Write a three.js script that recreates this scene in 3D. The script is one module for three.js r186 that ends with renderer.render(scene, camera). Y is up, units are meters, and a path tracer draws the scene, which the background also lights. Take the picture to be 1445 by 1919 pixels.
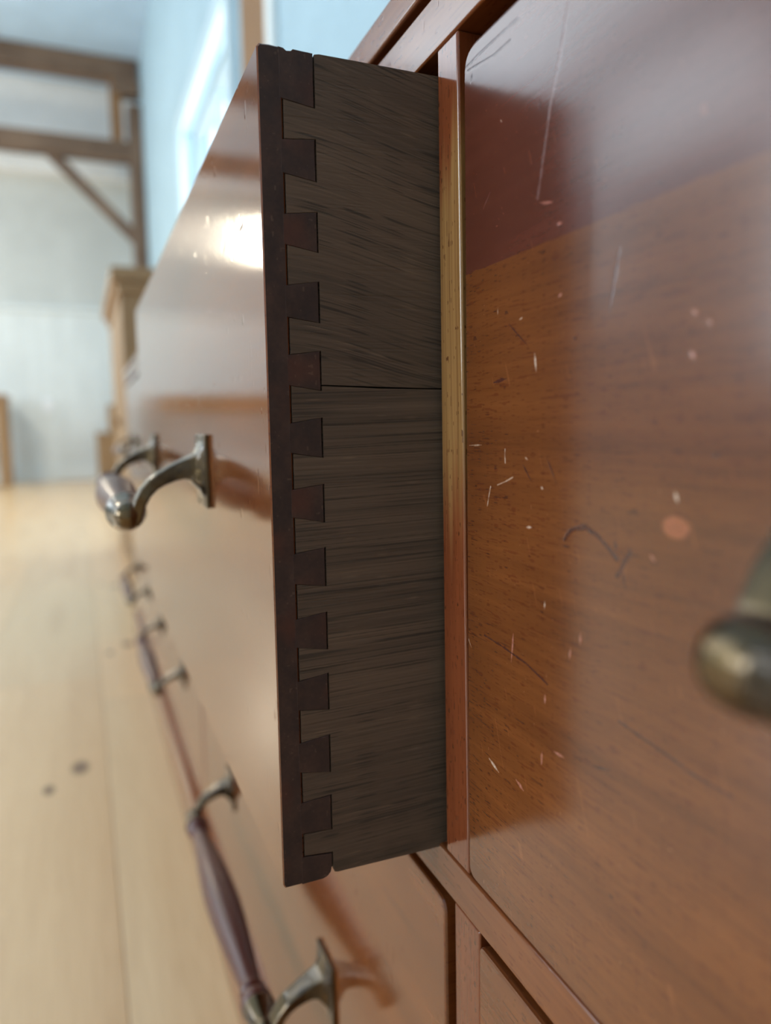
import * as THREE from 'three';
import { RoundedBoxGeometry } from 'three/addons/geometries/RoundedBoxGeometry.js';
import { mergeGeometries, toCreasedNormals } from 'three/addons/utils/BufferGeometryUtils.js';
import { RectAreaLightUniformsLib } from 'three/addons/lights/RectAreaLightUniformsLib.js';

// ---------------------------------------------------------------- camera, sky, lights, exposure
// Metres, y up. The chest's front is the plane z = 0 and faces +z; the floor is y = 0.
const scene = new THREE.Scene();
const renderer = new THREE.WebGLRenderer();
renderer.toneMapping = THREE.LinearToneMapping;
renderer.toneMappingExposure = 1.15;
renderer.shadowMap.enabled = true;
const camera = new THREE.PerspectiveCamera(69.2, 1445 / 1919, 0.005, 60);
camera.position.set(0, 0.425, 0.0895);
camera.up.set(-0.09760, 0.99365, -0.05594);
camera.lookAt(-0.92031, 0.425 - 0.11150, 0.0895 - 0.37496);
camera.focus = 0.186;
camera.userData.fStop = 7.5;
scene.background = new THREE.Color().setRGB(0.80, 0.92, 1.0);   // an even, overcast daylight sky
scene.backgroundIntensity = 2.4;
RectAreaLightUniformsLib.init();
const ROOM = { far: -7.37, near: 1.7, right: -0.52, left: 4.2, top: 3.40 };
// daylight coming in at each window: [wall, x from, x to, y from (z for the roof light), y to, strength]
const WINDOWS = [
  ['right', -4.29, -2.95, 0.55, 2.02, 2.4],
  ['left', -5.5, -3.66, 2.45, 3.25, 1.8],
  ['left', -3.40, -2.0, 0.75, 2.35, 6.5],
  ['left', -1.2, 0.5, 0.75, 2.35, 10.0],
  ['left', -7.2, -6.0, 1.5, 3.2, 5.0],  // added window, out of view, put in to light the end wall and panel
  ['ceiling', -6.1, -3.7, 2.35, 3.9, 1.4],
];
for (const [side, xa, xb, ya, yb, power] of WINDOWS) {
  const light = new THREE.RectAreaLight(new THREE.Color().setRGB(0.80, 0.91, 1.0), power, xb - xa, yb - ya), mx = (xa + xb) / 2, my = (ya + yb) / 2;
  if (side === 'ceiling') { light.position.set(mx, ROOM.top + 0.03, my); light.lookAt(mx, 0, my); } else {
    const z = side === 'right' ? ROOM.right - 0.035 : ROOM.left + 0.035;
    light.position.set(mx, my, z);
    light.lookAt(mx, my, z + (side === 'right' ? 1 : -1));
  }
  light.castShadow = true;
  light.name = 'window_daylight';
  scene.add(light);
}

// ---------------------------------------------------------------- helpers
let seed = 7;
const rnd = () => { seed = (seed * 1664525 + 1013904223) >>> 0; return seed / 4294967296; };
const hash = (x, y) => { let h = Math.imul(x, 374761393) + Math.imul(y, 668265263) | 0; h = Math.imul(h ^ (h >>> 13), 1274126177); return ((h ^ (h >>> 16)) >>> 0) / 4294967296; };
function noise(x, y) {
  const i = Math.floor(x), j = Math.floor(y), a = x - i, b = y - j, s = a * a * (3 - 2 * a), t = b * b * (3 - 2 * b);
  const p = hash(i, j), q = hash(i + 1, j), r = hash(i, j + 1), w = hash(i + 1, j + 1);
  return p + (q - p) * s + (r - p) * t + (p - q - r + w) * s * t;
}
const fbm = (x, y, n = 3) => { let s = 0, a = 0.5, k = 0; for (let i = 0; i < n; i++) { s += a * noise(x, y); k += a; x = x * 2.03 + 17.1; y = y * 2.03 + 5.7; a *= 0.5; } return s / k; };
const clamp = (v, a = 0, b = 1) => Math.min(b, Math.max(a, v));
const step = (a, b, v) => { const t = clamp((v - a) / (b - a)); return t * t * (3 - 2 * t); };
const mix3 = (a, b, t) => [a[0] + (b[0] - a[0]) * t, a[1] + (b[1] - a[1]) * t, a[2] + (b[2] - a[2]) * t];
// a texture of w x h pixels that covers mw x mh metres; f(metres across, metres up) gives sRGB 0..255
function texture(w, h, mw, mh, f, color = true) {
  const d = new Uint8Array(w * h * 4);
  for (let j = 0; j < h; j++) for (let i = 0; i < w; i++) {
    const c = f((i + 0.5) / w * mw, (j + 0.5) / h * mh), k = (j * w + i) * 4;
    if (color) { d[k] = clamp(c[0], 0, 255); d[k + 1] = clamp(c[1], 0, 255); d[k + 2] = clamp(c[2], 0, 255); } else d[k] = d[k + 1] = d[k + 2] = clamp(c * 255, 0, 255);
    d[k + 3] = 255;
  }
  const t = new THREE.DataTexture(d, w, h, THREE.RGBAFormat);
  t.wrapS = t.wrapT = THREE.MirroredRepeatWrapping;
  t.magFilter = THREE.LinearFilter; t.minFilter = THREE.LinearFilter;
  if (color) t.colorSpace = THREE.SRGBColorSpace;
  t.repeat.set(1 / mw, 1 / mh);
  t.needsUpdate = true;
  return t;
}
const phys = (o) => new THREE.MeshPhysicalMaterial(o);
const std = (o) => new THREE.MeshStandardMaterial(o);

// uv in metres from the vertex positions; grain is the axis that runs along u
function metreUV(g, grain = 'x', du = 0, dv = 0) {
  const p = g.attributes.position, n = g.attributes.normal, uv = new Float32Array(p.count * 2);
  for (let i = 0; i < p.count; i++) {
    const c = { x: p.getX(i), y: p.getY(i), z: p.getZ(i) }, ax = Math.abs(n.getX(i)), ay = Math.abs(n.getY(i)), az = Math.abs(n.getZ(i));
    let [a, b] = ax > ay && ax > az ? ['z', 'y'] : ay > az ? ['x', 'z'] : ['x', 'y'];
    if (b === grain) [a, b] = [b, a];
    uv[i * 2] = c[a] + du; uv[i * 2 + 1] = c[b] + dv;
  }
  g.setAttribute('uv', new THREE.BufferAttribute(uv, 2));
  return g;
}
// a board with softened edges between two corners
function board(xa, xb, ya, yb, za, zb, r = 0.001, grain = 'x', seg = 2) {
  const w = xb - xa, h = yb - ya, d = zb - za;
  const g = new RoundedBoxGeometry(w, h, d, seg, Math.min(r, w / 2.01, h / 2.01, d / 2.01));
  g.translate((xa + xb) / 2, (ya + yb) / 2, (za + zb) / 2);
  return metreUV(g, grain, rnd() * 3, rnd() * 3);
}
// an outline in (z, y) extruded along x from xa to xb
function slabZY(points, xa, xb, bevel = 0, grain = 'z') {
  const s = new THREE.Shape(points.map(([z, y]) => new THREE.Vector2(z, y)));
  const g = new THREE.ExtrudeGeometry(s, { depth: xb - xa - 2 * bevel, bevelEnabled: bevel > 0, bevelThickness: bevel, bevelSize: bevel, bevelOffset: -bevel, bevelSegments: 1, curveSegments: 6 });
  // shape x -> world z, shape y -> world y, extrusion -> world -x
  g.applyMatrix4(new THREE.Matrix4().makeBasis(new THREE.Vector3(0, 0, 1), new THREE.Vector3(0, 1, 0), new THREE.Vector3(-1, 0, 0)));
  g.translate(xb - bevel, 0, 0);
  return metreUV(g, grain);
}
// a rounded rectangle in (x, y) extruded along z; radii: bottom left, bottom right, top right, top left
function faceXY(xa, xb, ya, yb, za, zb, [bl, br, tr, tl], bevel, grain = 'x') {
  const s = new THREE.Shape();
  s.moveTo(xa + bl, ya); s.lineTo(xb - br, ya); s.quadraticCurveTo(xb, ya, xb, ya + br); s.lineTo(xb, yb - tr); s.quadraticCurveTo(xb, yb, xb - tr, yb);
  s.lineTo(xa + tl, yb); s.quadraticCurveTo(xa, yb, xa, yb - tl); s.lineTo(xa, ya + bl); s.quadraticCurveTo(xa, ya, xa + bl, ya);
  const g = new THREE.ExtrudeGeometry(s, { depth: zb - za - 2 * bevel, bevelEnabled: true, bevelThickness: bevel, bevelSize: bevel, bevelOffset: -bevel, bevelSegments: 2, curveSegments: 8 });
  g.translate(0, 0, za + bevel);
  return metreUV(g, grain);
}
// splits a geometry into groups: faces looking along +-x (end grain, material 1) and the rest (material 0)
function endGroups(g0) {
  const g = g0.index ? g0.toNonIndexed() : g0, n = g.attributes.normal, a = [], b = [];
  for (let i = 0; i < n.count; i += 3) (Math.abs(n.getX(i) + n.getX(i + 1) + n.getX(i + 2)) > 2.4 ? b : a).push(i, i + 1, i + 2);
  g.setIndex([...a, ...b]); g.clearGroups(); g.addGroup(0, a.length, 0); g.addGroup(a.length, b.length, 1);
  return g;
}
function shear(g, k, y0) { const p = g.attributes.position; for (let i = 0; i < p.count; i++) p.setX(i, p.getX(i) + k * (p.getY(i) - y0)); return g; }
const taken = new Map();
function numbered(name) { const k = taken.get(name) ?? 0; taken.set(name, k + 1); return k ? `${name}_${String(k).padStart(3, '0')}` : name; }
function mesh(name, g, m, parent) {
  const o = new THREE.Mesh(g, m);
  o.castShadow = o.receiveShadow = true;
  if (parent) { o.name = name; parent.add(o); } else { o.name = numbered(name); scene.add(o); }
  return o;
}
function group(name, parent) { const o = new THREE.Group(); o.name = parent ? name : numbered(name); (parent ?? scene).add(o); return o; }
function tag(o, label, category, grp) { o.userData.label = label; o.userData.category = category; if (grp) o.userData.group = grp; return o; }
function structure(o, label, category) { o.userData.kind = 'structure'; o.userData.label = label; o.userData.category = category; return o; }

// ---------------------------------------------------------------- textures and materials
// reddish brown polished wood, grain along u
function cherry(u, v, light = [142, 80, 40], dark = [94, 48, 23]) {
  const wave = fbm(u * 5, v * 22 + 2.2 * noise(u * 6, v * 9), 3), fine = noise(u * 45, v * 1500), streak = fbm(u * 18, v * 330, 2), mottle = fbm(u * 42, v * 60, 3);
  let c = mix3(dark, light, clamp(0.02 + 0.7 * wave + 0.34 * mottle + 0.2 * (fine - 0.5) + 0.34 * (streak - 0.5)));
  if (noise(u * 260, v * 3100) > 0.84) c = mix3(c, [84, 36, 18], 0.42);
  return c;
}
const texCherry = texture(1024, 1024, 0.42, 0.42, (u, v) => cherry(u, v));
// the face of the drawer beside the open one: two boards, a redder one above, with its scratches and dents.
// Each mark: d dark, l light, p pinkish, g grey; width in mm; then x, y in metres.
const MARKS = [['d',0.9,[-0.124,0.4021,-0.1225,0.4038,-0.1211,0.4046,-0.1175,0.4054,-0.1141,0.4045,-0.1102,0.4023,-0.1079,0.4005]],
['d',1.0,[-0.1079,0.3976,-0.1064,0.3997,-0.1044,0.4025]],
['d',0.6,[-0.1073,0.3981,-0.1058,0.4002,-0.1046,0.4019]],
['l',0.35,[-0.1468,0.4199,-0.1469,0.4186,-0.1467,0.4168]],
['l',0.35,[-0.1533,0.4109,-0.1541,0.4088,-0.1549,0.4062]],
['l',0.35,[-0.1385,0.4183,-0.1375,0.4178]],
['l',0.4,[-0.1324,0.4122,-0.1316,0.4118]],
['l',0.35,[-0.1308,0.388,-0.1309,0.3862]],
['l',0.6,[-0.094,0.414,-0.0933,0.4123]],
['l',0.7,[-0.1545,0.3432,-0.1499,0.3416]],
['p',0.8,[-0.1421,0.3432,-0.139,0.342]],
['p',0.7,[-0.1272,0.3562,-0.1237,0.3563]],
['p',0.6,[-0.1316,0.3543,-0.1318,0.3514]],
['p',0.6,[-0.1305,0.3676,-0.1306,0.3656]],
['p',0.6,[-0.1433,0.3777,-0.1442,0.3708]],
['p',0.6,[-0.1184,0.3842,-0.1185,0.3819]],
['p',0.6,[-0.1216,0.3802,-0.122,0.3778]],
['d',0.9,[-0.1518,0.4352,-0.1462,0.4357]],
['d',0.8,[-0.0862,0.4201,-0.0849,0.4205]],
['d',0.5,[-0.1565,0.374,-0.149,0.3735,-0.1375,0.3722,-0.1297,0.3701]],
['d',0.6,[-0.1067,0.3704,-0.1013,0.3697,-0.0941,0.3689,-0.0881,0.368,-0.0809,0.368]],
['d',0.6,[-0.1143,0.3585,-0.109,0.3599]],
['d',0.5,[-0.1247,0.4008,-0.1221,0.4008]],
['l',0.5,[-0.1379,0.403,-0.1357,0.4032]],
['d',0.5,[-0.1393,0.4166,-0.1362,0.4134]],
['d',0.4,[-0.1305,0.4188,-0.1265,0.413]],
['l',0.3,[-0.1637,0.4205,-0.1575,0.4207]],
['l',0.3,[-0.1502,0.4115,-0.1467,0.4125,-0.1434,0.4137]],
['l',0.3,[-0.1657,0.372,-0.1633,0.3691]],
['d',0.7,[-0.1087,0.4045,-0.1083,0.4019]],
['p',0.6,[-0.0994,0.4027,-0.0983,0.4017]],
['d',0.5,[-0.1064,0.3985,-0.1054,0.3952]],
['g',0.7,[-0.1239,0.5042,-0.1254,0.4991,-0.1267,0.4949,-0.1291,0.4888,-0.1314,0.4802,-0.1339,0.4714]],
['d',0.5,[-0.1663,0.5095,-0.1563,0.51,-0.1415,0.5098]],
['d',0.4,[-0.1633,0.5086,-0.1511,0.5068,-0.1444,0.5068]],
['d',0.6,[-0.1332,0.4904,-0.1334,0.4885]],
['d',0.6,[-0.1612,0.507,-0.1619,0.5053]],
['p',0.6,[-0.1264,0.4506,-0.1254,0.4509]],
['l',0.5,[-0.1349,0.4403,-0.1343,0.4364]],
['l',0.3,[-0.1409,0.448,-0.1395,0.4483]],
['l',0.3,[-0.1498,0.4519,-0.1499,0.4504]],
['p',0.8,[-0.0912,0.4426,-0.09,0.4419]],
['p',0.8,[-0.0913,0.4364,-0.0905,0.4352]],
['p',0.6,[-0.0879,0.4407,-0.0872,0.44]],
['p',0.5,[-0.1332,0.4703,-0.1287,0.4692]],
['p',0.5,[-0.1271,0.4646,-0.1254,0.4644]],
['g',0.3,[-0.153,0.4781,-0.1563,0.4754]],
['d',0.4,[-0.1452,0.4477,-0.1374,0.442]],
['d',0.5,[-0.1082,0.4565,-0.111,0.4452]],
['l',0.3,[-0.1485,0.4921,-0.1479,0.4914]],
['d',0.5,[-0.1214,0.4417,-0.1205,0.4418]]];
const faceX = -0.17, faceY = 0.29, faceSize = 0.25;
const faceMarks = (() => {
  const n = 2048, m = new Uint8Array(n * n * 2), px = n / faceSize, kinds = { d: 1, l: 2, p: 3, g: 4 };
  for (const [kind, w, pts] of MARKS) for (let s = 0; s + 3 < pts.length; s += 2) {
    const [xa, ya, xb, yb] = [(pts[s] - faceX) * px, (pts[s + 1] - faceY) * px, (pts[s + 2] - faceX) * px, (pts[s + 3] - faceY) * px];
    const len = Math.hypot(xb - xa, yb - ya), r = w * 0.0005 * px * 1.05, all = pts.length > 4 ? 1 : 0;
    for (let j = Math.floor(Math.min(ya, yb) - r - 1); j <= Math.max(ya, yb) + r + 1; j++) for (let i = Math.floor(Math.min(xa, xb) - r - 1); i <= Math.max(xa, xb) + r + 1; i++) {
      if (i < 0 || j < 0 || i >= n || j >= n) continue;
      const t = clamp(((i - xa) * (xb - xa) + (j - ya) * (yb - ya)) / (len * len || 1)), d = Math.hypot(i - xa - t * (xb - xa), j - ya - t * (yb - ya));
      const rr = r * (all ? 0.9 : Math.sin(Math.PI * clamp(t, 0.1, 0.9))) * (0.55 + 0.9 * noise(i * 0.09, j * 0.09));
      const a = clamp((rr - d) / 1.6 + 0.5) * (0.45 + 0.55 * noise(i * 0.3, j * 0.3)), k = (j * n + i) * 2;
      if (a * 255 > m[k]) { m[k] = a * 255; m[k + 1] = kinds[kind]; }
    }
  }
  return m;
})();
const markAt = (u, v) => { const i = Math.floor(u / faceSize * 2048), j = Math.floor(v / faceSize * 2048), k = (j * 2048 + i) * 2; return [faceMarks[k] / 255, faceMarks[k + 1]]; };
const texFace = texture(2048, 2048, faceSize, faceSize, (u, v) => {
  const x = u + faceX, y = v + faceY, upper = step(0.4621, 0.4624, y + 0.0003 * noise(x * 400, 3));
  let c = upper > 0.5 ? cherry(u * 0.8 + 3, v * 0.8 + 1, [102, 52, 37], [76, 36, 25]) : cherry(u, v * 0.9, [130, 74, 35], [82, 42, 19]);
  const speck = noise(u * 1500 + 9, v * 1500);
  if (speck > 0.985) c = mix3(c, [196, 140, 104], 0.5);
  c = mix3(c, [70, 30, 16], 0.4 * step(0.72, 0.95, noise(u * 520, v * 4200 + 40)));
  if (noise(u * 210, v * 1500 + 11) > 0.955) c = mix3(c, [66, 30, 18], 0.5);
  const hair = noise((u + v * 0.35) * 900, v * 110);                       // fine rubbing scratches
  if (hair > 0.95) c = mix3(c, [190, 116, 70], 0.16);
  const [a, kind] = markAt(u, v);
  if (a) c = mix3(c, kind === 1 ? [58, 26, 28] : kind === 2 ? [226, 206, 190] : kind === 3 ? [196, 132, 120] : [120, 92, 92], a * 0.85);
  const e = Math.hypot((x + 0.0936) / 0.0036, (y - 0.4082) / 0.0022);       // a pale rubbed oval
  if (e < 1) c = mix3(c, [206, 122, 92], 0.55 * step(1, 0.7, e) * (0.6 + 0.4 * noise(u * 2000, v * 4000)));
  return c;
});
texFace.offset.set(-faceX / faceSize, -faceY / faceSize);
const texFaceBump = texture(1024, 1024, faceSize, faceSize, (u, v) => 0.6 + 0.1 * fbm(u * 60, v * 90, 2) + 0.05 * noise(u * 60, v * 1500) - 0.5 * markAt(u, v)[0], false);
texFaceBump.offset.copy(texFace.offset);
// dents and scratches of a polished face seen at a low angle
const texPolish = texture(1024, 1024, 0.24, 0.24, (u, v) => {
  let h = 0.6 + 0.10 * fbm(u * 24, v * 22, 2) + 0.02 * noise(u * 700, v * 500);
  const d = noise(u * 260, v * 200); if (d > 0.9) h -= (d - 0.9) * 3.4;
  const tick = noise(u * 1500 + 3, v * 170 + u * 30); if (tick > 0.965) h -= (tick - 0.965) * 9;
  if (noise((u - v * 0.12) * 1400, v * 55 + 7) > 0.975) h -= 0.22;
  return h;
}, false);
// old oak: brown, with long dark pores; grain along u
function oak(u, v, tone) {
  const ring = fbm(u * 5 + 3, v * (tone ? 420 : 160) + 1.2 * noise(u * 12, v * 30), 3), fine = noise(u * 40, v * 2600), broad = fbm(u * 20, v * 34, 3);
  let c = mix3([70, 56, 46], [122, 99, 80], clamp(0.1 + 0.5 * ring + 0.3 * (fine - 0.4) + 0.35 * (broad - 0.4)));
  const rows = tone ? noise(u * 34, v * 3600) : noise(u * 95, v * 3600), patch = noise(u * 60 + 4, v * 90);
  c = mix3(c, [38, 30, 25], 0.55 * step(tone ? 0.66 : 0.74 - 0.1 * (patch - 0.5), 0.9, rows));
  const fleck = noise(u * 110 + 5, v * 1900 + 3); if (fleck > 0.86) c = mix3(c, [150, 124, 98], 0.35 * (fleck - 0.86) / 0.14);  // scattered paler flecks along the grain
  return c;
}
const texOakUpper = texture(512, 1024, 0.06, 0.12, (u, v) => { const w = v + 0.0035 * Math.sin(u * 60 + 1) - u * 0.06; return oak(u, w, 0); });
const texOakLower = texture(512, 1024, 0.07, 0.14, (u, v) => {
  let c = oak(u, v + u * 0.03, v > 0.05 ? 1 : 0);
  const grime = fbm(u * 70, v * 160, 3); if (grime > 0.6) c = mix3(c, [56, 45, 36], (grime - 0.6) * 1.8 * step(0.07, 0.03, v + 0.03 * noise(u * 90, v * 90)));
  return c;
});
const bumpOak = texture(512, 1024, 0.06, 0.12, (u, v) => { return 0.6 + 0.3 * (noise(u * 40, v * 2600) - 0.5) - 0.4 * step(0.72, 0.9, noise(u * 90, v * 2500)); }, false);
texOakUpper.offset.set(0.02 / 0.06, -0.42 / 0.12); texOakLower.offset.set(0.02 / 0.07, -0.30 / 0.14);
// end grain of the drawer front: dark, blotched, pitted
const texEnd = texture(512, 1024, 0.11, 0.22, (u, v) => {
  let c = mix3([46, 31, 28], [84, 58, 48], clamp(fbm(u * 260, v * 220, 3) * 0.9 + 0.35 * (fbm(u * 1500, v * 1500, 2) - 0.5) - 0.06));
  const red = fbm(u * 130 + 9, v * 90, 2); if (red > 0.6) c = mix3(c, [92, 46, 32], (red - 0.6) * 1.6);
  if (noise(u * 1100, v * 1100 + 3) > 0.93) c = mix3(c, [128, 104, 88], 0.35);
  return c;
});
// the stile between the drawers: varnish worn through to ochre wood along its upper part; u is the height
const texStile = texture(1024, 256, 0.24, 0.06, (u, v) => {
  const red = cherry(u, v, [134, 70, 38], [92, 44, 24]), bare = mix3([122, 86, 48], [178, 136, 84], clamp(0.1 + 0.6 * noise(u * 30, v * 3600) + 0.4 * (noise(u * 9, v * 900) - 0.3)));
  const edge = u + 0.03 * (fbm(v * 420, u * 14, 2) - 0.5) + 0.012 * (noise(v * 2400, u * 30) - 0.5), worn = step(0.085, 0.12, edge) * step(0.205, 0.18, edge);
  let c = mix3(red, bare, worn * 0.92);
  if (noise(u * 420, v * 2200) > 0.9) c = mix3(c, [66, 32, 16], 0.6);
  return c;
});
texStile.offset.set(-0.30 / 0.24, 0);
const texFloor = texture(1024, 1024, 1.3, 0.4, (u, v) => {
  const ring = fbm(u * 1.6, v * 34 + 3 * noise(u * 2.2, v * 5), 3), fine = noise(u * 30, v * 700), broad = fbm(u * 3, v * 7, 2);
  let c = mix3([214, 172, 124], [248, 212, 164], clamp(0.1 + 0.6 * ring + 0.25 * (fine - 0.5) + 0.3 * (broad - 0.3)));
  for (const [ku, kv, r] of [[0.31, 0.12, 0.014], [0.36, 0.155, 0.009], [0.95, 0.3, 0.010]]) { const d = Math.hypot((u - ku) / 1.9, v - kv) / r; if (d < 1) c = mix3(c, [104, 72, 44], step(1, 0.35, d) * 0.85); }
  return c;
});
const texBeam = texture(512, 512, 1.2, 0.6, (u, v) => mix3([82, 64, 52], [146, 122, 102], clamp(0.15 + 0.5 * fbm(u * 4, v * 26, 3) + 0.4 * (fbm(u * 7, v * 7, 2) - 0.4) + 0.3 * (noise(u * 20, v * 190) - 0.5))));
const texPine = texture(512, 512, 0.8, 0.4, (u, v) => mix3([136, 103, 69], [172, 138, 99], clamp(0.2 + 0.6 * fbm(u * 3, v * 40 + 2 * noise(u * 4, v * 8), 3) + 0.2 * (noise(u * 20, v * 300) - 0.5))));
const texPlaster = texture(256, 256, 1.1, 1.1, (u, v) => { const k = 238 + 14 * (fbm(u * 6, v * 6, 3) - 0.5) + 8 * (noise(u * 90, v * 90) - 0.5); return [k, k, k]; });
const texTarnish = texture(256, 512, 0.06, 0.12, (u, v) => { const k = fbm(u * 160, v * 160, 3), s = noise(u * 900, v * 900); return mix3([196, 160, 104], [112, 92, 66], clamp((k - 0.35) * 2.6 + (s > 0.9 ? 0.3 : 0))); });
const texTarnishRough = texture(256, 256, 0.06, 0.06, (u, v) => 0.55 + 0.5 * fbm(u * 160, v * 160, 3) * 0.9, false);

const polish = { roughness: 0.13, ior: 1.6 };
const M = {
  front: phys({ map: texCherry, color: new THREE.Color().setRGB(0.82, 0.80, 0.76), bumpMap: texPolish, bumpScale: 0.00014, roughness: 0.11, ior: 1.68 }),
  face: phys({ map: texFace, bumpMap: texFaceBump, bumpScale: 0.00008, roughness: 0.18, ior: 1.72 }),
  frame: phys({ map: texCherry, bumpMap: texPolish, bumpScale: 0.00010, ...polish }),
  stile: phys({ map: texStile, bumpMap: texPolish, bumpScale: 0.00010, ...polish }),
  inside: std({ map: texOakUpper, roughness: 0.85 }),
  endGrain: std({ map: texEnd, bumpMap: texEnd, bumpScale: 0.0002, roughness: 0.7 }),
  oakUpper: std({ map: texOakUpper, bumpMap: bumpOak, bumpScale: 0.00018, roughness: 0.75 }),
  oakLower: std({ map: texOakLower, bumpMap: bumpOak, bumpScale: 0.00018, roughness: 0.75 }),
  brass: phys({ map: texTarnish, roughnessMap: texTarnishRough, metalness: 1, roughness: 0.36, clearcoat: 0.5, clearcoatRoughness: 0.12, color: new THREE.Color().setRGB(0.25, 0.25, 0.28) }),
  grip: phys({ map: texCherry, color: new THREE.Color().setRGB(0.50, 0.24, 0.20), roughness: 0.4, clearcoat: 0.35, clearcoatRoughness: 0.25 }),
  floor: phys({ map: texFloor, roughness: 0.42, clearcoat: 0.7, clearcoatRoughness: 0.22 }),
  floor2: phys({ map: texFloor, color: new THREE.Color().setRGB(0.95, 0.93, 0.91), roughness: 0.42, clearcoat: 0.7, clearcoatRoughness: 0.22 }),
  floor3: phys({ map: texFloor, color: new THREE.Color().setRGB(1.0, 0.95, 0.9), roughness: 0.42, clearcoat: 0.7, clearcoatRoughness: 0.22 }),
  underfloor: std({ color: new THREE.Color().setRGB(0.40, 0.29, 0.18), roughness: 0.9 }),
  beam: std({ map: texBeam, roughness: 0.85 }),
  pine: std({ map: texPine, roughness: 0.55 }),
  pinePost: std({ map: texPine, color: new THREE.Color().setRGB(0.72, 0.62, 0.5), roughness: 0.65 }),
  bluePaint: std({ map: texPlaster, color: new THREE.Color().setRGB(0.44, 0.60, 0.69), roughness: 0.8 }),
  ceilingPaint: std({ map: texPlaster, color: new THREE.Color().setRGB(0.57, 0.76, 0.96), roughness: 0.85 }),
  wallPaint: std({ map: texPlaster, color: new THREE.Color().setRGB(0.69, 0.71, 0.69), roughness: 0.85 }),
  whitePaint: std({ map: texPlaster, color: new THREE.Color().setRGB(0.88, 0.93, 0.93), roughness: 0.5 }),
  glass: phys({ color: 0xffffff, roughness: 0.02, transmission: 1, thickness: 0, ior: 1.5 }),
  plastic: std({ color: new THREE.Color().setRGB(0.9, 0.92, 0.95), roughness: 0.35 }),
  slot: std({ color: new THREE.Color().setRGB(0.05, 0.05, 0.05), roughness: 0.6 }),
  lampGlass: std({ color: new THREE.Color().setRGB(0.95, 0.93, 0.88), emissive: new THREE.Color().setRGB(1.0, 0.90, 0.72), emissiveIntensity: 14, roughness: 0.4 }),
  casingPaint: std({ map: texPlaster, color: new THREE.Color().setRGB(0.64, 0.78, 0.85), roughness: 0.5 }),
  panelPaint: std({ map: texPlaster, color: new THREE.Color().setRGB(0.98, 0.97, 0.95), roughness: 0.6 }),
  blackMetal: std({ color: new THREE.Color().setRGB(0.03, 0.03, 0.03), roughness: 0.5 }),
};

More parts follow.
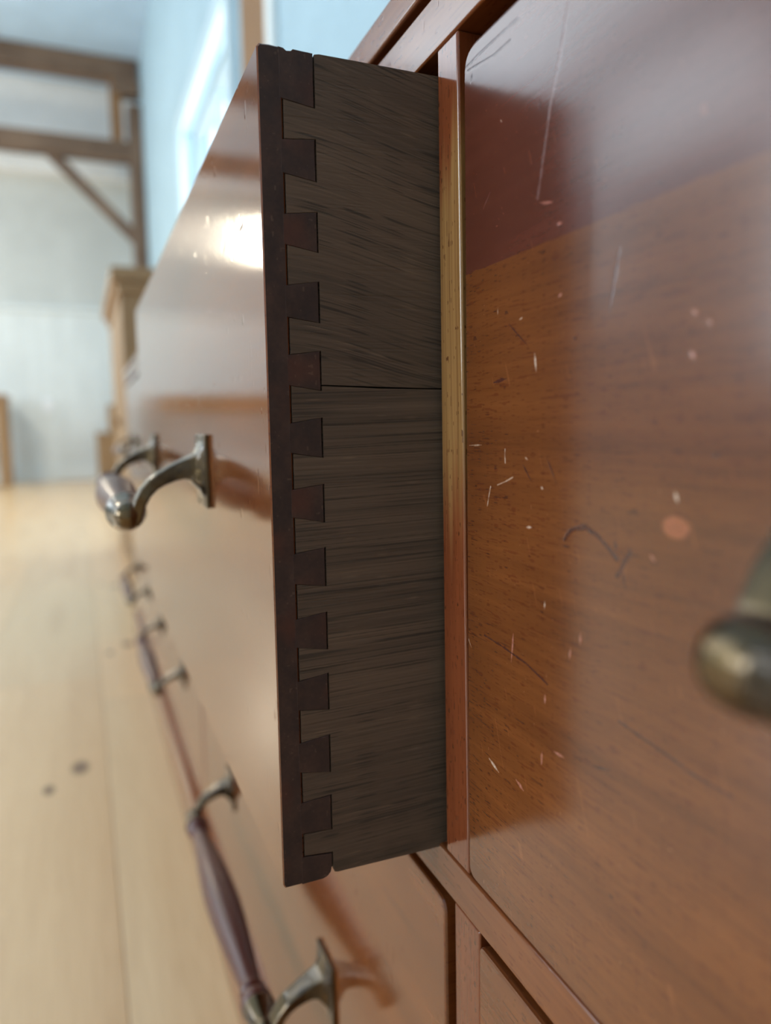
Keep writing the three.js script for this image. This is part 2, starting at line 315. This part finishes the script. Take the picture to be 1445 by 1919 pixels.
// ---------------------------------------------------------------- the room
{
  const { far, near, right, left, top } = ROOM, T = 0.14;
  // floor: one plank at a time over a dark sub-floor
  const floor = structure(group('floor'), 'pale oak plank floor running the length of the room', 'floor');
  mesh('subfloor', board(far - T, near + T, -0.06, -0.021, right - T, left + T, 0.001), M.underfloor, floor);
  const kinds = [M.floor, M.floor2, M.floor3], width = 0.19;
  let row = 0;
  for (let z = 0.08 - width * 4; z < left; z += width, row++) {
    const za = Math.max(z, right), zb = Math.min(z + width, left);
    if (zb - za < 0.01) continue;
    const cuts = row === 4 ? [far, -4.3, -2.35, -1.36, 0.3, near] : row === 3 ? [far, -5.2, -3.0, -1.24, -0.2, near] : null;
    let x = far, k = 0;
    while (x < near - 1e-6) {
      let e = cuts ? cuts[k + 1] : x + 1.1 + rnd() * 1.1;
      if (e > near - 0.25) e = near;
      const g = new RoundedBoxGeometry(e - x - 0.0006, 0.02, zb - za - 0.0006, 1, 0.0007);
      const mx = (x + e) / 2, mz = (za + zb) / 2;
      g.translate(mx, -0.01, mz);
      const knot = cuts && row === 4 && x < -1.0 && e > -1.0 || cuts && row === 4 && e === 0.3;
      metreUV(g, 'x', knot ? 0.31 + 0.99 : rnd() * 9, knot ? 0.12 - 0.113 : rnd() * 9);
      mesh('plank', g, kinds[Math.floor(rnd() * 3)], floor);
      x = e; k++;
    }
  }
  const [, lxa, lxb, lza, lzb] = WINDOWS.find((w) => w[0] === 'ceiling');
  structure(mesh('ceiling', mergeGeometries([board(far - T, lxa, top, top + T, right - T, left + T, 0.002), board(lxb, near + T, top, top + T, right - T, left + T, 0.002), board(lxa, lxb, top, top + T, right - T, lza, 0.002), board(lxa, lxb, top, top + T, lzb, left + T, 0.002)]), M.ceilingPaint), 'pale blue painted ceiling of the room', 'ceiling');
  {
    const win = structure(group('window'), 'white framed roof light in the pale blue ceiling', 'window'), f = 0.05, mx = (lxa + lxb) / 2;
    win.name = 'window_6';
    mesh('frame', mergeGeometries([board(lxa, lxa + f, top + 0.05, top + 0.1, lza, lzb, 0.003, 'z'), board(lxb - f, lxb, top + 0.05, top + 0.1, lza, lzb, 0.003, 'z'), board(lxa + f, lxb - f, top + 0.05, top + 0.1, lza, lza + f, 0.003), board(lxa + f, lxb - f, top + 0.05, top + 0.1, lzb - f, lzb, 0.003), board(mx - 0.02, mx + 0.02, top + 0.05, top + 0.1, lza + f, lzb - f, 0.003, 'z')]), M.whitePaint, win);
    for (const [p, q] of [[lxa + f, mx - 0.02], [mx + 0.02, lxb - f]]) { const g = new THREE.PlaneGeometry(q - p, lzb - lza - 2 * f); g.rotateX(Math.PI / 2); g.translate((p + q) / 2, top + 0.075, (lza + lzb) / 2); mesh('pane', g, M.glass, win); }
  }
  structure(mesh('wall_far', board(far - T, far, -0.06, top, right - T, left + T, 0.002), M.wallPaint), 'pale grey-green end wall above the white boarding', 'wall');
  structure(mesh('wall_near', board(near, near + T, -0.06, top, right - T, left + T, 0.002), M.wallPaint), 'plain grey-green wall at the near end of the room', 'wall');
  // long walls with window openings
  for (const side of ['right', 'left']) {
    const holes = WINDOWS.filter((w) => w[0] === side).sort((a, b) => a[1] - b[1]), za = side === 'right' ? right - T : left, zb = side === 'right' ? right : left + T;
    const pieces = [];
    let x = far - T;
    for (const [, xa, xb, ya, yb] of holes) {
      pieces.push(board(x, xa, -0.06, top, za, zb, 0.002), board(xa, xb, -0.06, ya, za, zb, 0.002), board(xa, xb, yb, top, za, zb, 0.002));
      x = xb;
    }
    pieces.push(board(x, near + T, -0.06, top, za, zb, 0.002));
    structure(mesh('wall_' + side, mergeGeometries(pieces), M.bluePaint), side === 'right' ? 'pale blue wall behind the chest of drawers' : 'pale blue wall with tall windows facing the chest', 'wall');
    holes.forEach(([, xa, xb, ya, yb]) => {
      const s = side === 'right' ? 1 : -1, z0 = side === 'right' ? right : left, win = group('window'), mz = z0 - s * 0.07;
      win.name = 'window_' + (WINDOWS.findIndex((w) => w[1] === xa) + 1);
      structure(win, side === 'right' ? 'white framed window in the pale blue wall' : 'tall white framed window opposite the chest', 'window');  // the farthest left window is an added light source for the end wall
      const Z = (a, b) => [Math.min(z0 + s * a, z0 + s * b), Math.max(z0 + s * a, z0 + s * b)];
      const c = 0.085, paint = side === 'right' ? M.casingPaint : M.whitePaint;
      mesh('casing', board(xa - c, xa, ya - c, yb + c, ...Z(0, 0.03), 0.004, 'y'), paint, win);
      mesh('casing', board(xb, xb + c, ya - c, yb + c, ...Z(0, 0.03), 0.004, 'y'), paint, win);
      mesh('head_casing', board(xa, xb, yb, yb + c, ...Z(0, 0.03), 0.004), paint, win);
      mesh('sill', board(xa, xb, ya - 0.05, ya, ...Z(-0.05, 0.06), 0.004), paint, win);
      const f = 0.045, fz = Z(-0.09, -0.05);
      mesh('sash_frame', mergeGeometries([board(xa, xa + f, ya, yb, ...fz, 0.003, 'y'), board(xb - f, xb, ya, yb, ...fz, 0.003, 'y'), board(xa + f, xb - f, ya, ya + f, ...fz, 0.003), board(xa + f, xb - f, yb - f, yb, ...fz, 0.003),
        board((xa + xb) / 2 - 0.015, (xa + xb) / 2 + 0.015, ya + f, yb - f, ...fz, 0.003, 'y'), board(xa + f, xb - f, (ya + yb) / 2 - 0.02, (ya + yb) / 2 + 0.02, ...fz, 0.003)]), paint, win);
      for (const [pa, pb] of [[xa + f, (xa + xb) / 2 - 0.015], [(xa + xb) / 2 + 0.015, xb - f]]) for (const [qa, qb] of [[ya + f, (ya + yb) / 2 - 0.02], [(ya + yb) / 2 + 0.02, yb - f]]) {
        const g = new THREE.PlaneGeometry(pb - pa, qb - qa); g.translate((pa + pb) / 2, (qa + qb) / 2, mz);
        mesh('pane', g, M.glass, win);
      }
    });
  }
  // white upper part of the end wall, standing forward of the lower part
  structure(mesh('trim_1', board(far, far + 0.16, 2.645, top, right, left, 0.004, 'z'), M.panelPaint), 'white upper panel of the end wall behind the beams', 'wall panel');
  // boarding on the end wall
  const boards = structure(group('trim_2'), 'white vertical boarding on the lower end wall', 'wainscot');
  for (let z = right + 0.002; z < left - 0.05; z += 0.1) mesh('board', board(far, far + 0.012, 0, 1.50, z, Math.min(z + 0.098, left), 0.004, 'y', 1), M.whitePaint, boards);
  mesh('cap_rail', board(far, far + 0.04, 1.50, 1.54, right, left, 0.006, 'z'), M.whitePaint, boards);
  mesh('skirting', board(far + 0.012, far + 0.03, 0, 0.12, right, left, 0.004, 'z'), M.whitePaint, boards);
  structure(mesh('baseboard_right', board(far + 0.03, -5.0, 0, 0.14, right, right + 0.018, 0.004), M.whitePaint), 'white skirting board along the pale blue wall', 'baseboard');
}

// timber frame across the room in front of the end wall
{
  const x = -6.6, xb = x, xa = x - 0.16, R = ROOM.right;
  const t = tag(group('timber_frame'), 'dark weathered post and beam frame before the pale end wall', 'timber frame');
  mesh('upper_beam', board(xa, xb, 3.24, 3.398, R + 0.02, ROOM.left, 0.01, 'z'), M.beam, t);
  mesh('lower_beam', board(xa, xb, 2.625, 2.765, -0.42, ROOM.left, 0.01, 'z'), M.beam, t);
  mesh('post', board(xa, xb, 0, 3.06, R + 0.002, -0.41, 0.01, 'y'), M.beam, t);
  mesh('post_cap', board(xa + 0.01, xb, 3.13, 3.24, R + 0.01, -0.30, 0.008, 'z'), M.beam, t);
  mesh('stud', board(xa + 0.03, xb - 0.02, 2.765, 3.24, -0.37, -0.282, 0.006, 'y'), M.pinePost, t);
  const brace = board(-0.5, 0.5, -0.042, 0.042, -0.035, 0.035, 0.006, 'x');
  const a = [0.19, 2.64], b = [-0.46, 1.99], L = Math.hypot(a[0] - b[0], a[1] - b[1]);
  brace.scale(L, 1, 1); brace.rotateY(-Math.PI / 2);                     // now along z
  brace.rotateX(-Math.atan2(a[1] - b[1], a[0] - b[0])); brace.translate(x - 0.08, (a[1] + b[1]) / 2, (a[0] + b[0]) / 2);
  mesh('brace', brace, M.beam, t);
}
tag(mesh('wall_post', board(-2.71, -2.36, 0, ROOM.top, ROOM.right, ROOM.right + 0.02, 0.003, 'y'), M.pinePost), 'brown wooden post standing against the blue wall beside the window', 'post');
structure(mesh('trim_3', board(-2.355, -2.28, 0, ROOM.top, ROOM.right, ROOM.right + 0.022, 0.003, 'y'), M.whitePaint), 'narrow white trim board beside the brown wall post', 'trim');

// pine cupboard beyond the far end of the chest
{
  const t = tag(group('pine_cupboard'), 'honey pine cupboard with moulded cornice beyond the chest', 'cupboard');
  const xa = -2.95, xb = -2.2, za = ROOM.right + 0.002, zb = -0.032;
  mesh('carcass', board(xa, xb - 0.012, 0.06, 0.82, za, zb - 0.02, 0.003, 'y'), M.pine, t);
  mesh('side_stile', board(xb - 0.012, xb, 0.06, 0.82, zb - 0.055, zb, 0.004, 'y'), M.pine, t);
  mesh('side_stile', board(xb - 0.012, xb, 0.06, 0.82, za, za + 0.055, 0.004, 'y'), M.pine, t);
  mesh('side_rail', board(xb - 0.012, xb, 0.75, 0.82, za + 0.055, zb - 0.055, 0.003, 'z'), M.pine, t);
  mesh('side_rail', board(xb - 0.012, xb, 0.06, 0.14, za + 0.055, zb - 0.055, 0.003, 'z'), M.pine, t);
  for (const [p, q] of [[xa + 0.02, (xa + xb) / 2 - 0.002], [(xa + xb) / 2 + 0.002, xb - 0.03]]) {
    const d = mesh('door', board(p, q, 0.08, 0.8, zb - 0.02, zb, 0.004, 'y'), M.pine, t);
    const k = new THREE.SphereGeometry(0.014, 16, 12); k.translate(p < -2.7 ? q - 0.03 : p + 0.03, 0.46, zb + 0.013);
    mesh('knob', metreUV(k), M.pine, d);
  }
  // cornice: a moulded band round the top
  mesh('cornice', board(xa - 0.012, xb + 0.012, 0.805, 0.835, za, zb + 0.008, 0.006), M.pine, t);
  mesh('cornice', board(xa - 0.024, xb + 0.022, 0.835, 0.872, za, zb + 0.022, 0.004), M.pine, t);
  mesh('plinth', board(xa - 0.008, xb + 0.008, 0, 0.06, za, zb + 0.006, 0.004), M.pine, t);
}
// low stepped pine unit at the end wall
{
  const t = tag(group('stepped_stand'), 'small stepped pine stand against the white boarding', 'stand');
  mesh('lower_step', board(-7.1, -6.9, 0, 0.405, -0.148, -0.042, 0.004, 'y'), M.pine, t);
  mesh('step_top', board(-7.11, -6.885, 0.405, 0.43, -0.148, -0.032, 0.003, 'z'), M.pine, t);
  mesh('upper_step', board(-7.2, -6.9, 0, 0.645, -0.30, -0.150, 0.004, 'y'), M.pine, t);
  mesh('step_top', board(-7.21, -6.885, 0.645, 0.67, -0.31, -0.150, 0.003, 'z'), M.pine, t);
}
// pine table by the end wall, its end just in view
{
  const t = tag(group('pine_table'), 'long pine table standing in front of the white boarding', 'table');
  const xa = -7.2, xb = -6.75, za = 0.63, zb = 2.6;
  mesh('table_top', board(xa, xb, 0.715, 0.745, za, zb, 0.005, 'z'), M.pine, t);
  mesh('apron', mergeGeometries([board(xa + 0.03, xa + 0.05, 0.60, 0.715, za + 0.07, zb - 0.07, 0.003, 'z'), board(xb - 0.05, xb - 0.03, 0.60, 0.715, za + 0.07, zb - 0.07, 0.003, 'z')]), M.pine, t);
  for (const x of [xa + 0.02, xb - 0.09]) for (const z of [za + 0.01, zb - 0.08]) mesh('leg', board(x, x + 0.07, 0, 0.715, z, z + 0.07, 0.005, 'y'), M.pine, t);
}
// outlet plate on the boarding
{
  const t = tag(group('wall_outlet'), 'white outlet plate on the white boarding', 'outlet');
  const x = ROOM.far + 0.012;
  mesh('cover_plate', board(x, x + 0.006, 0.62, 0.735, 0.30, 0.375, 0.002, 'y'), M.plastic, t);
  for (const y of [0.65, 0.69]) mesh('socket', board(x + 0.004, x + 0.008, y, y + 0.026, 0.322, 0.353, 0.001, 'y'), M.plastic, t);
}
// globe lamp hanging in front of the end wall, mirrored in the drawer front
{
  const t = tag(group('pendant_lamp'), 'glowing white rounded lamp hanging on a black cord', 'lamp');
  const [x, y, z, r] = [-5.2, 1.72, 1.27, 0.105];
  const globe = new THREE.SphereGeometry(r, 40, 28); globe.scale(1.2, 0.8, 1.2); globe.translate(x, y, z);
  mesh('globe', globe, M.lampGlass, t);
  const cap = new THREE.LatheGeometry([[0, 0.05], [0.03, 0.05], [0.045, 0.0], [0.05, -0.012], [0, -0.012]].map(([a, b]) => new THREE.Vector2(a, b)), 24); cap.translate(x, y + r * 0.8 + 0.004, z);
  mesh('cap', cap, M.blackMetal, t);
  const cord = new THREE.CylinderGeometry(0.004, 0.004, ROOM.top - (y + r * 0.8 + 0.05), 10); cord.translate(x, (ROOM.top + y + r * 0.8 + 0.05) / 2, z);
  mesh('cord', cord, M.blackMetal, t);
  const rose = new THREE.CylinderGeometry(0.05, 0.055, 0.02, 24); rose.translate(x, ROOM.top - 0.011, z);
  mesh('ceiling_rose', rose, M.blackMetal, t);
  const light = new THREE.PointLight(new THREE.Color().setRGB(1.0, 0.87, 0.66), 3); light.position.set(x, y, z); light.castShadow = true; light.shadow.radius = 7; light.name = 'globe_glow';
  scene.add(light);
}

// ---------------------------------------------------------------- handles: two cast brass mounts and a turned wooden grip
const ARM = [[0.0006, 0, 0.0268, 0.0228], [0.0016, 0.0002, 0.0215, 0.0195], [0.0028, 0.0005, 0.0158, 0.0165], [0.0044, 0.0008, 0.0116, 0.0138], [0.0065, 0.0009, 0.0088, 0.0120], [0.0092, 0.0004, 0.0071, 0.0106], [0.0125, -0.0008, 0.0062, 0.0097],
  [0.0160, -0.0024, 0.0056, 0.0092], [0.0195, -0.0046, 0.0052, 0.0089], [0.0222, -0.0075, 0.0050, 0.0087], [0.0241, -0.0108, 0.0049, 0.0086], [0.0254, -0.0142, 0.0050, 0.0086], [0.0262, -0.0172, 0.0052, 0.0088], [0.0268, -0.0196, 0.0036, 0.0066]];
const AXIS = [0.0285, -0.0158];                                            // z and y of the grip's centre line
function mountGeometry(inward) {
  const ring = 24, pos = [], idx = [];
  ARM.forEach(([z, y, t, w], i) => {
    const a = ARM[Math.max(0, i - 1)], b = ARM[Math.min(ARM.length - 1, i + 1)], l = Math.hypot(b[0] - a[0], b[1] - a[1]);
    const nz = i < 3 ? 0 : -(b[1] - a[1]) / l, ny = i < 3 ? 1 : (b[0] - a[0]) / l;   // across the arm
    for (let k = 0; k < ring; k++) {
      const q = k / ring * Math.PI * 2, e = 0.38, c = Math.sign(Math.cos(q)) * Math.abs(Math.cos(q)) ** e, s = Math.sign(Math.sin(q)) * Math.abs(Math.sin(q)) ** e;
      pos.push(c * w / 2, y + ny * s * t / 2, z + nz * s * t / 2);
    }
  });
  for (let i = 0; i + 1 < ARM.length; i++) for (let k = 0; k < ring; k++) { const a = i * ring + k, b = i * ring + (k + 1) % ring; idx.push(a, b, a + ring, b, b + ring, a + ring); }
  const n = pos.length / 3, end = ARM[ARM.length - 1];
  pos.push(0, end[1], end[0]); for (let k = 0; k < ring; k++) idx.push(n, n - ring + k, n - ring + (k + 1) % ring);
  let arm = new THREE.BufferGeometry(); arm.setAttribute('position', new THREE.Float32BufferAttribute(pos, 3)); arm.setIndex(idx); arm.computeVertexNormals();
  arm = toCreasedNormals(arm, 0.75);
  const plate = new RoundedBoxGeometry(0.0232, 0.0272, 0.0016, 2, 0.0005); plate.translate(0, 0, 0.0008);
  const ball = new THREE.CapsuleGeometry(0.0053, 0.002, 10, 28).toNonIndexed(); ball.rotateZ(Math.PI / 2); ball.translate(inward * 0.001, AXIS[1], AXIS[0]);
  // bell-shaped ferrule running inwards from the ball
  const prof = [[0.0050, 0.001], [0.0050, 0.004], [0.0056, 0.008], [0.0068, 0.0125], [0.0076, 0.0148], [0.0077, 0.0156], [0.0070, 0.0165], [0.0001, 0.0165]].map(([r, t]) => new THREE.Vector2(r, t));
  const bell = new THREE.LatheGeometry(prof, 28).toNonIndexed(); bell.rotateZ(-Math.PI / 2); if (inward < 0) bell.rotateY(Math.PI); bell.translate(0, AXIS[1], AXIS[0]);
  const all = [arm, plate, ball, bell].map((g) => { for (const k of Object.keys(g.attributes)) if (!['position', 'normal'].includes(k)) g.deleteAttribute(k); return metreUV(g, 'y'); });
  return mergeGeometries(all);
}
const MOUNT = { 1: mountGeometry(1), '-1': mountGeometry(-1) };
function gripGeometry(span) {
  const h = span / 2, p = [[0.0001, 0.0164], [0.0052, 0.0164], [0.0060, 0.0172], [0.0072, 0.0195], [0.0076, 0.0220], [0.0070, 0.0248], [0.0054, 0.0264], [0.0041, 0.0276], [0.0056, 0.0284], [0.0064, 0.0300], [0.0058, 0.0316], [0.0046, 0.0326]];
  const half = p.map(([r, t]) => [r, t - h]), a = half[half.length - 1][1], n = 16;
  for (let i = 1; i <= n; i++) { const s = i / n; half.push([0.0052 + 0.0044 * Math.sin(Math.PI / 2 * s) ** 1.3, a + (0 - a) * s]); }
  const full = [...half, ...half.slice(0, -1).reverse().map(([r, t]) => [r, -t])].map(([r, t]) => new THREE.Vector2(r, t));
  const g = new THREE.LatheGeometry(full, 30); g.rotateZ(-Math.PI / 2); g.translate(0, AXIS[1], AXIS[0]);
  return metreUV(g, 'x', 0.2, 0.1);
}
// puts the handle's pieces under parent; a and b: x, y of the two mounts (a nearer the near end), z of the face
function addHandle(parent, a, b, z) {
  for (const [[x, y], s] of [[a, -1], [b, 1]]) { const m = mesh('handle_mount', MOUNT[s], M.brass, parent); m.position.set(x, y, z); m.userData.label = 'antique brass handle mount'; }
  const span = Math.hypot(a[0] - b[0], a[1] - b[1]), g = mesh('handle_grip', gripGeometry(span), M.grip, parent);
  g.position.set((a[0] + b[0]) / 2, (a[1] + b[1]) / 2, z); g.rotation.z = Math.atan2(a[1] - b[1], a[0] - b[0]); g.userData.label = 'turned dark wooden grip';
}

// ---------------------------------------------------------------- the chest of drawers
let chest;
const LEAN = -0.012, LEANY = 0.41;                                          // the old case is a little out of square
{
  chest = tag(group('chest_of_drawers'), 'long low reddish wood chest of drawers with brass and wood handles', 'chest of drawers');
  const xa = -1.60, xb = 0.29, back = ROOM.right + 0.012;
  mesh('top', board(xa - 0.006, xb + 0.006, 0.5372, 0.5474, back, 0.0006, 0.0012), M.frame, chest);
  mesh('top_rail', board(xa, xb, 0.5207, 0.5346, -0.022, 0, 0.0008), M.frame, chest);
  mesh('dust_strip', board(xa, xb, 0.5344, 0.5374, back + 0.01, -0.006, 0.0005), M.inside, chest);
  mesh('middle_rail', board(xa, xb, 0.2932, 0.3058, -0.022, 0, 0.0008), M.frame, chest);
  mesh('bottom_rail', board(xa, xb, 0.055, 0.072, -0.022, 0, 0.0008), M.frame, chest);
  mesh('plinth', board(xa - 0.004, xb + 0.004, 0.0, 0.058, back, 0.007, 0.003), M.frame, chest);
  mesh('side_panel', board(xa - 0.002, xa + 0.018, 0.058, 0.537, back, -0.0005, 0.001), M.frame, chest);
  mesh('side_panel', board(xb - 0.018, xb + 0.002, 0.058, 0.537, back, -0.0005, 0.001), M.frame, chest);
  mesh('back_panel', board(xa + 0.018, xb - 0.018, 0.058, 0.537, back, back + 0.01, 0.001), M.inside, chest);
  mesh('dust_panel', board(xa + 0.018, xb - 0.018, 0.296, 0.3035, back + 0.01, -0.022, 0.0005), M.inside, chest);
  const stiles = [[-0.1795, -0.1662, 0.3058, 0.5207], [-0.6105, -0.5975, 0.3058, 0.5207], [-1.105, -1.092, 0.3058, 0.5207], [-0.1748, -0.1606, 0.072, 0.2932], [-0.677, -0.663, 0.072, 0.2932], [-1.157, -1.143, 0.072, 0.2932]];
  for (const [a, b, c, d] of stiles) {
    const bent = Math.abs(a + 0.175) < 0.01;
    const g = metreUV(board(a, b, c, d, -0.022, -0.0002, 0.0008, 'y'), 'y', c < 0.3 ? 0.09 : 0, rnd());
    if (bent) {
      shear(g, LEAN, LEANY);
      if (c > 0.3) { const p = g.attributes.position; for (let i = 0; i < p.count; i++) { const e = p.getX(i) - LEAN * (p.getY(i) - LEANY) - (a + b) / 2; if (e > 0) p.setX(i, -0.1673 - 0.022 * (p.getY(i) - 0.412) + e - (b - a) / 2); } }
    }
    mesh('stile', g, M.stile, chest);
    mesh('partition', board(a + 0.004, b - 0.004, c, d, back + 0.01, -0.022, 0.0005), M.inside, chest);
  }
  // closed drawers: x from, x to, y from, y to, how far it stands proud, handle x near, x far, handle y near, y far
  const D = [
    ['face', -0.1656, 0.2460, 0.3062, 0.5139, 0, 0.142, -0.0532, 0.4168, 0.4168, 'closed drawer with a scratched two-board front'],
    ['front', -1.0890, -0.6140, 0.3065, 0.5150, 0, -0.73, -0.97, 0.4103, 0.4103, 'closed upper drawer in the middle of the chest'],
    ['front', -1.5780, -1.1085, 0.3065, 0.5150, 0, -1.22, -1.46, 0.4103, 0.4103, 'closed upper drawer at the far end of the chest'],
    ['front', -0.6600, -0.1806, 0.0735, 0.2896, 0, -0.297, -0.531, 0.178, 0.162, 'lower drawer under the open drawer'],
    ['front', -1.1400, -0.6800, 0.0735, 0.2900, 0, -0.805, -1.045, 0.165, 0.161, 'lower drawer in the middle of the chest'],
    ['front', -1.5780, -1.1600, 0.0735, 0.2900, 0, -1.235, -1.465, 0.170, 0.170, 'lower drawer at the far end of the chest'],
    ['front', -0.1580, 0.2700, 0.0735, 0.2924, 0.0016, 0.17, -0.06, 0.178, 0.178, 'lower drawer standing slightly proud of the frame'],
  ];
  for (const [m, a, b, c, d, out, hn, hf, yn, yf, label] of D) {
    const r = m === 'face' ? [0.004, 0.004, 0.006, 0.006] : [0.002, 0.003, 0.005, 0.003];
    const g = faceXY(a, b, c, d, -0.018, out, r, 0.0009);
    if (m !== 'face') { const uv = g.attributes.uv, du = rnd() * 3, dv = rnd() * 3; for (let i = 0; i < uv.count; i++) uv.setXY(i, uv.getX(i) + du, uv.getY(i) + dv); }
    if (b > 0.2 || b > -0.2) { const p = g.attributes.position; for (let i = 0; i < p.count; i++) { const e = b > 0.2 ? p.getX(i) < (a + b) / 2 : p.getX(i) > (a + b) / 2; if (e) p.setX(i, p.getX(i) + (m === 'face' ? -0.0083 : LEAN) * (p.getY(i) - LEANY)); } }
    const drawer = mesh('drawer', g, M[m], chest);
    drawer.userData.label = label;
    const [p, q] = hn > hf ? [[hn, yn], [hf, yf]] : [[hf, yf], [hn, yn]];
    addHandle(drawer, p, q, out);
  }
}

// ---------------------------------------------------------------- the open drawer
{
  const X = -0.1822, FAR = -0.5945, TH = 0.0105, zf = 0.0462, zl = 0.0403, zp = 0.0325, yt = 0.5155, yb = 0.3037;
  const t = group('drawer', chest); t.userData.label = 'open dovetailed drawer with glossy front and bare oak sides';
  // edges of the joint, front to back: [y top at the lap, y top at the pin's end, y bottom at the pin's end, y bottom at the lap]
  const PINS = [[yt, yt, 0.5027, 0.5040], [0.4945, 0.4954, 0.4855, 0.4869], [0.4772, 0.4783, 0.4687, 0.4702], [0.4603, 0.4616, 0.4516, 0.4528], [0.4435, 0.4446, 0.4348, 0.4362], [0.4266, 0.4280, 0.4179, 0.4193], [0.4099, 0.4110, 0.4012, 0.4030],
    [0.3934, 0.3946, 0.3845, 0.3857], [0.3763, 0.3775, 0.3675, 0.3690], [0.3597, 0.3610, 0.3511, 0.3521], [0.3429, 0.3440, 0.3336, 0.3351], [0.3264, 0.3271, 0.3175, 0.3179], [0.3113, 0.3105, yb + 0.0004, yb]];
  const wob = (pts, amp) => { const out = []; pts.forEach((p, i) => { const q = pts[(i + 1) % pts.length], n = Math.max(1, Math.round(Math.hypot(q[0] - p[0], q[1] - p[1]) / 0.0011)); for (let k = 0; k < n; k++) { const s = k / n, j = k ? amp : amp * 0.3; out.push([p[0] + (q[0] - p[0]) * s + (rnd() - 0.5) * j, p[1] + (q[1] - p[1]) * s + (rnd() - 0.5) * j]); } }); return out; };
  // front board: the lap that covers the joint, with a worn front edge, and the thickness behind it between the sides
  const lapOutline = [[zl, yb], [zl, yt], ...Array.from({ length: 3 }, (_, i) => [zl + (i + 1) * 0.0014, yt + 0.0001 * (i % 2)]), [zf - 0.0007, yt], [zf, yt - 0.0008]];
  lapOutline.push([zf, yb + 0.001], [zf - 0.0006, yb]);
  const lap = slabZY(lapOutline, FAR, X, 0.00035, 'x');
  { const uv = lap.attributes.uv; for (let i = 0; i < uv.count; i++) uv.setXY(i, uv.getX(i) + 0.7, uv.getY(i) + 0.35); }
  const front = mesh('front_board', endGroups(mergeGeometries([lap.index ? lap.toNonIndexed() : lap, board(FAR + TH, X - TH, yb + 0.0003, yt - 0.0003, zp, zl, 0.0006)])), [M.front, M.endGrain], t);
  front.userData.label = 'polished reddish front board with dark end grain';
  const gap = 0.00024;
  PINS.forEach(([a, b, c, d], i) => {
    let pts = [[zl + 0.0007, d], [zp, c], [zp, b], [zl + 0.0007, a]];
    if (i === 0) pts = [[zl + 0.0007, d], [zp, c], [zp, b - 0.0003], [0.0374, b - 0.0001], [0.0379, b - 0.0006], [0.0390, b - 0.0007], [0.0398, b - 0.0002], [zl + 0.0007, a]];
    if (i === PINS.length - 1) pts = [[zl + 0.0007, yb], [0.0352, yb + 0.0001], [0.0338, yb + 0.0006], [0.0329, yb + 0.0016], [zp + 0.0001, yb + 0.003], [zp, b], [zl + 0.0007, a]];
    for (const [x0, x1] of [[X - TH, X]]) mesh('dovetail_pin', slabZY(wob(pts, 0.00009), x0, x1 + 0.00003, 0.00012, 'z'), M.endGrain, t);
    // the matching joint at the far end of the front
    mesh('dovetail_pin', slabZY(pts, FAR, FAR + TH, 0, 'z'), M.endGrain, t);
  });
  // near side: two oak boards, one above the other, a crack between them; their tails fill the gaps between the pins
  const zb = -0.36, crack = 0.4362, sides = [];
  const topEdge = [], n = 18;
  for (let i = 0; i <= n; i++) topEdge.push([zp - gap * 1.6 + (zb - zp) * (i / n) ** 2, yt - 0.0002 - (i ? 0.0002 * rnd() : 0.0003)]);
  const crackTop = [], crackBottom = [];
  for (let i = 0; i <= 24; i++) { const z = zb + (zp - gap * 1.6 - zb) * Math.sqrt(i / 24), w = 0.0002 * (rnd() - 0.5); crackTop.push([z, crack + 0.0002 + w - (0.0008 * (zp - z) / 0.035 > 0.002 ? 0.002 : 0.0008 * (zp - z) / 0.035)]); crackBottom.push([z, crackTop[i][1] - 0.00028 - 0.00025 * rnd()]); }
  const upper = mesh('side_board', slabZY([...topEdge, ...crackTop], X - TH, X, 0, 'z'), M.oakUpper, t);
  const zg = zp - gap * 1.6;
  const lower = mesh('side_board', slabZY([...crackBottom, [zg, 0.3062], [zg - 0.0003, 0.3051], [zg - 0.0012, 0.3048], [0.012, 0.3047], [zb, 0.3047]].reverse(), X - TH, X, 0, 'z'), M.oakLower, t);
  upper.userData.label = 'upper oak side board, brown with dark pores'; lower.userData.label = 'lower oak side board, fine straight grain';
  for (let i = 0; i + 1 < PINS.length; i++) {
    const [, , c, d] = PINS[i], [a, b] = PINS[i + 1];
    const pts = [[zg - 0.0012, b + gap], [zl - gap, a + gap], [zl - gap, d - gap], [zg - 0.0012, c - gap]];
    const up = (a + d) / 2 > crack;
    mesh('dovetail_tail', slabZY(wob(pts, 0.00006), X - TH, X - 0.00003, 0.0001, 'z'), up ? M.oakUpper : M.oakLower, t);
  }
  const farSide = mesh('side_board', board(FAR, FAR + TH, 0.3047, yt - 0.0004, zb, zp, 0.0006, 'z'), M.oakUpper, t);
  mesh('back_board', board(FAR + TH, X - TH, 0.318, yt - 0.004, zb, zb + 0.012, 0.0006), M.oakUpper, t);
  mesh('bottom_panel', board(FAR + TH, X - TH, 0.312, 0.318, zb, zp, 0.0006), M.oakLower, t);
  addHandle(t, [-0.288, 0.4103], [-0.488, 0.4103], zf);
}

scene.traverse((o) => { if (o.isMesh) { o.castShadow = true; o.receiveShadow = true; } });
renderer.render(scene, camera);
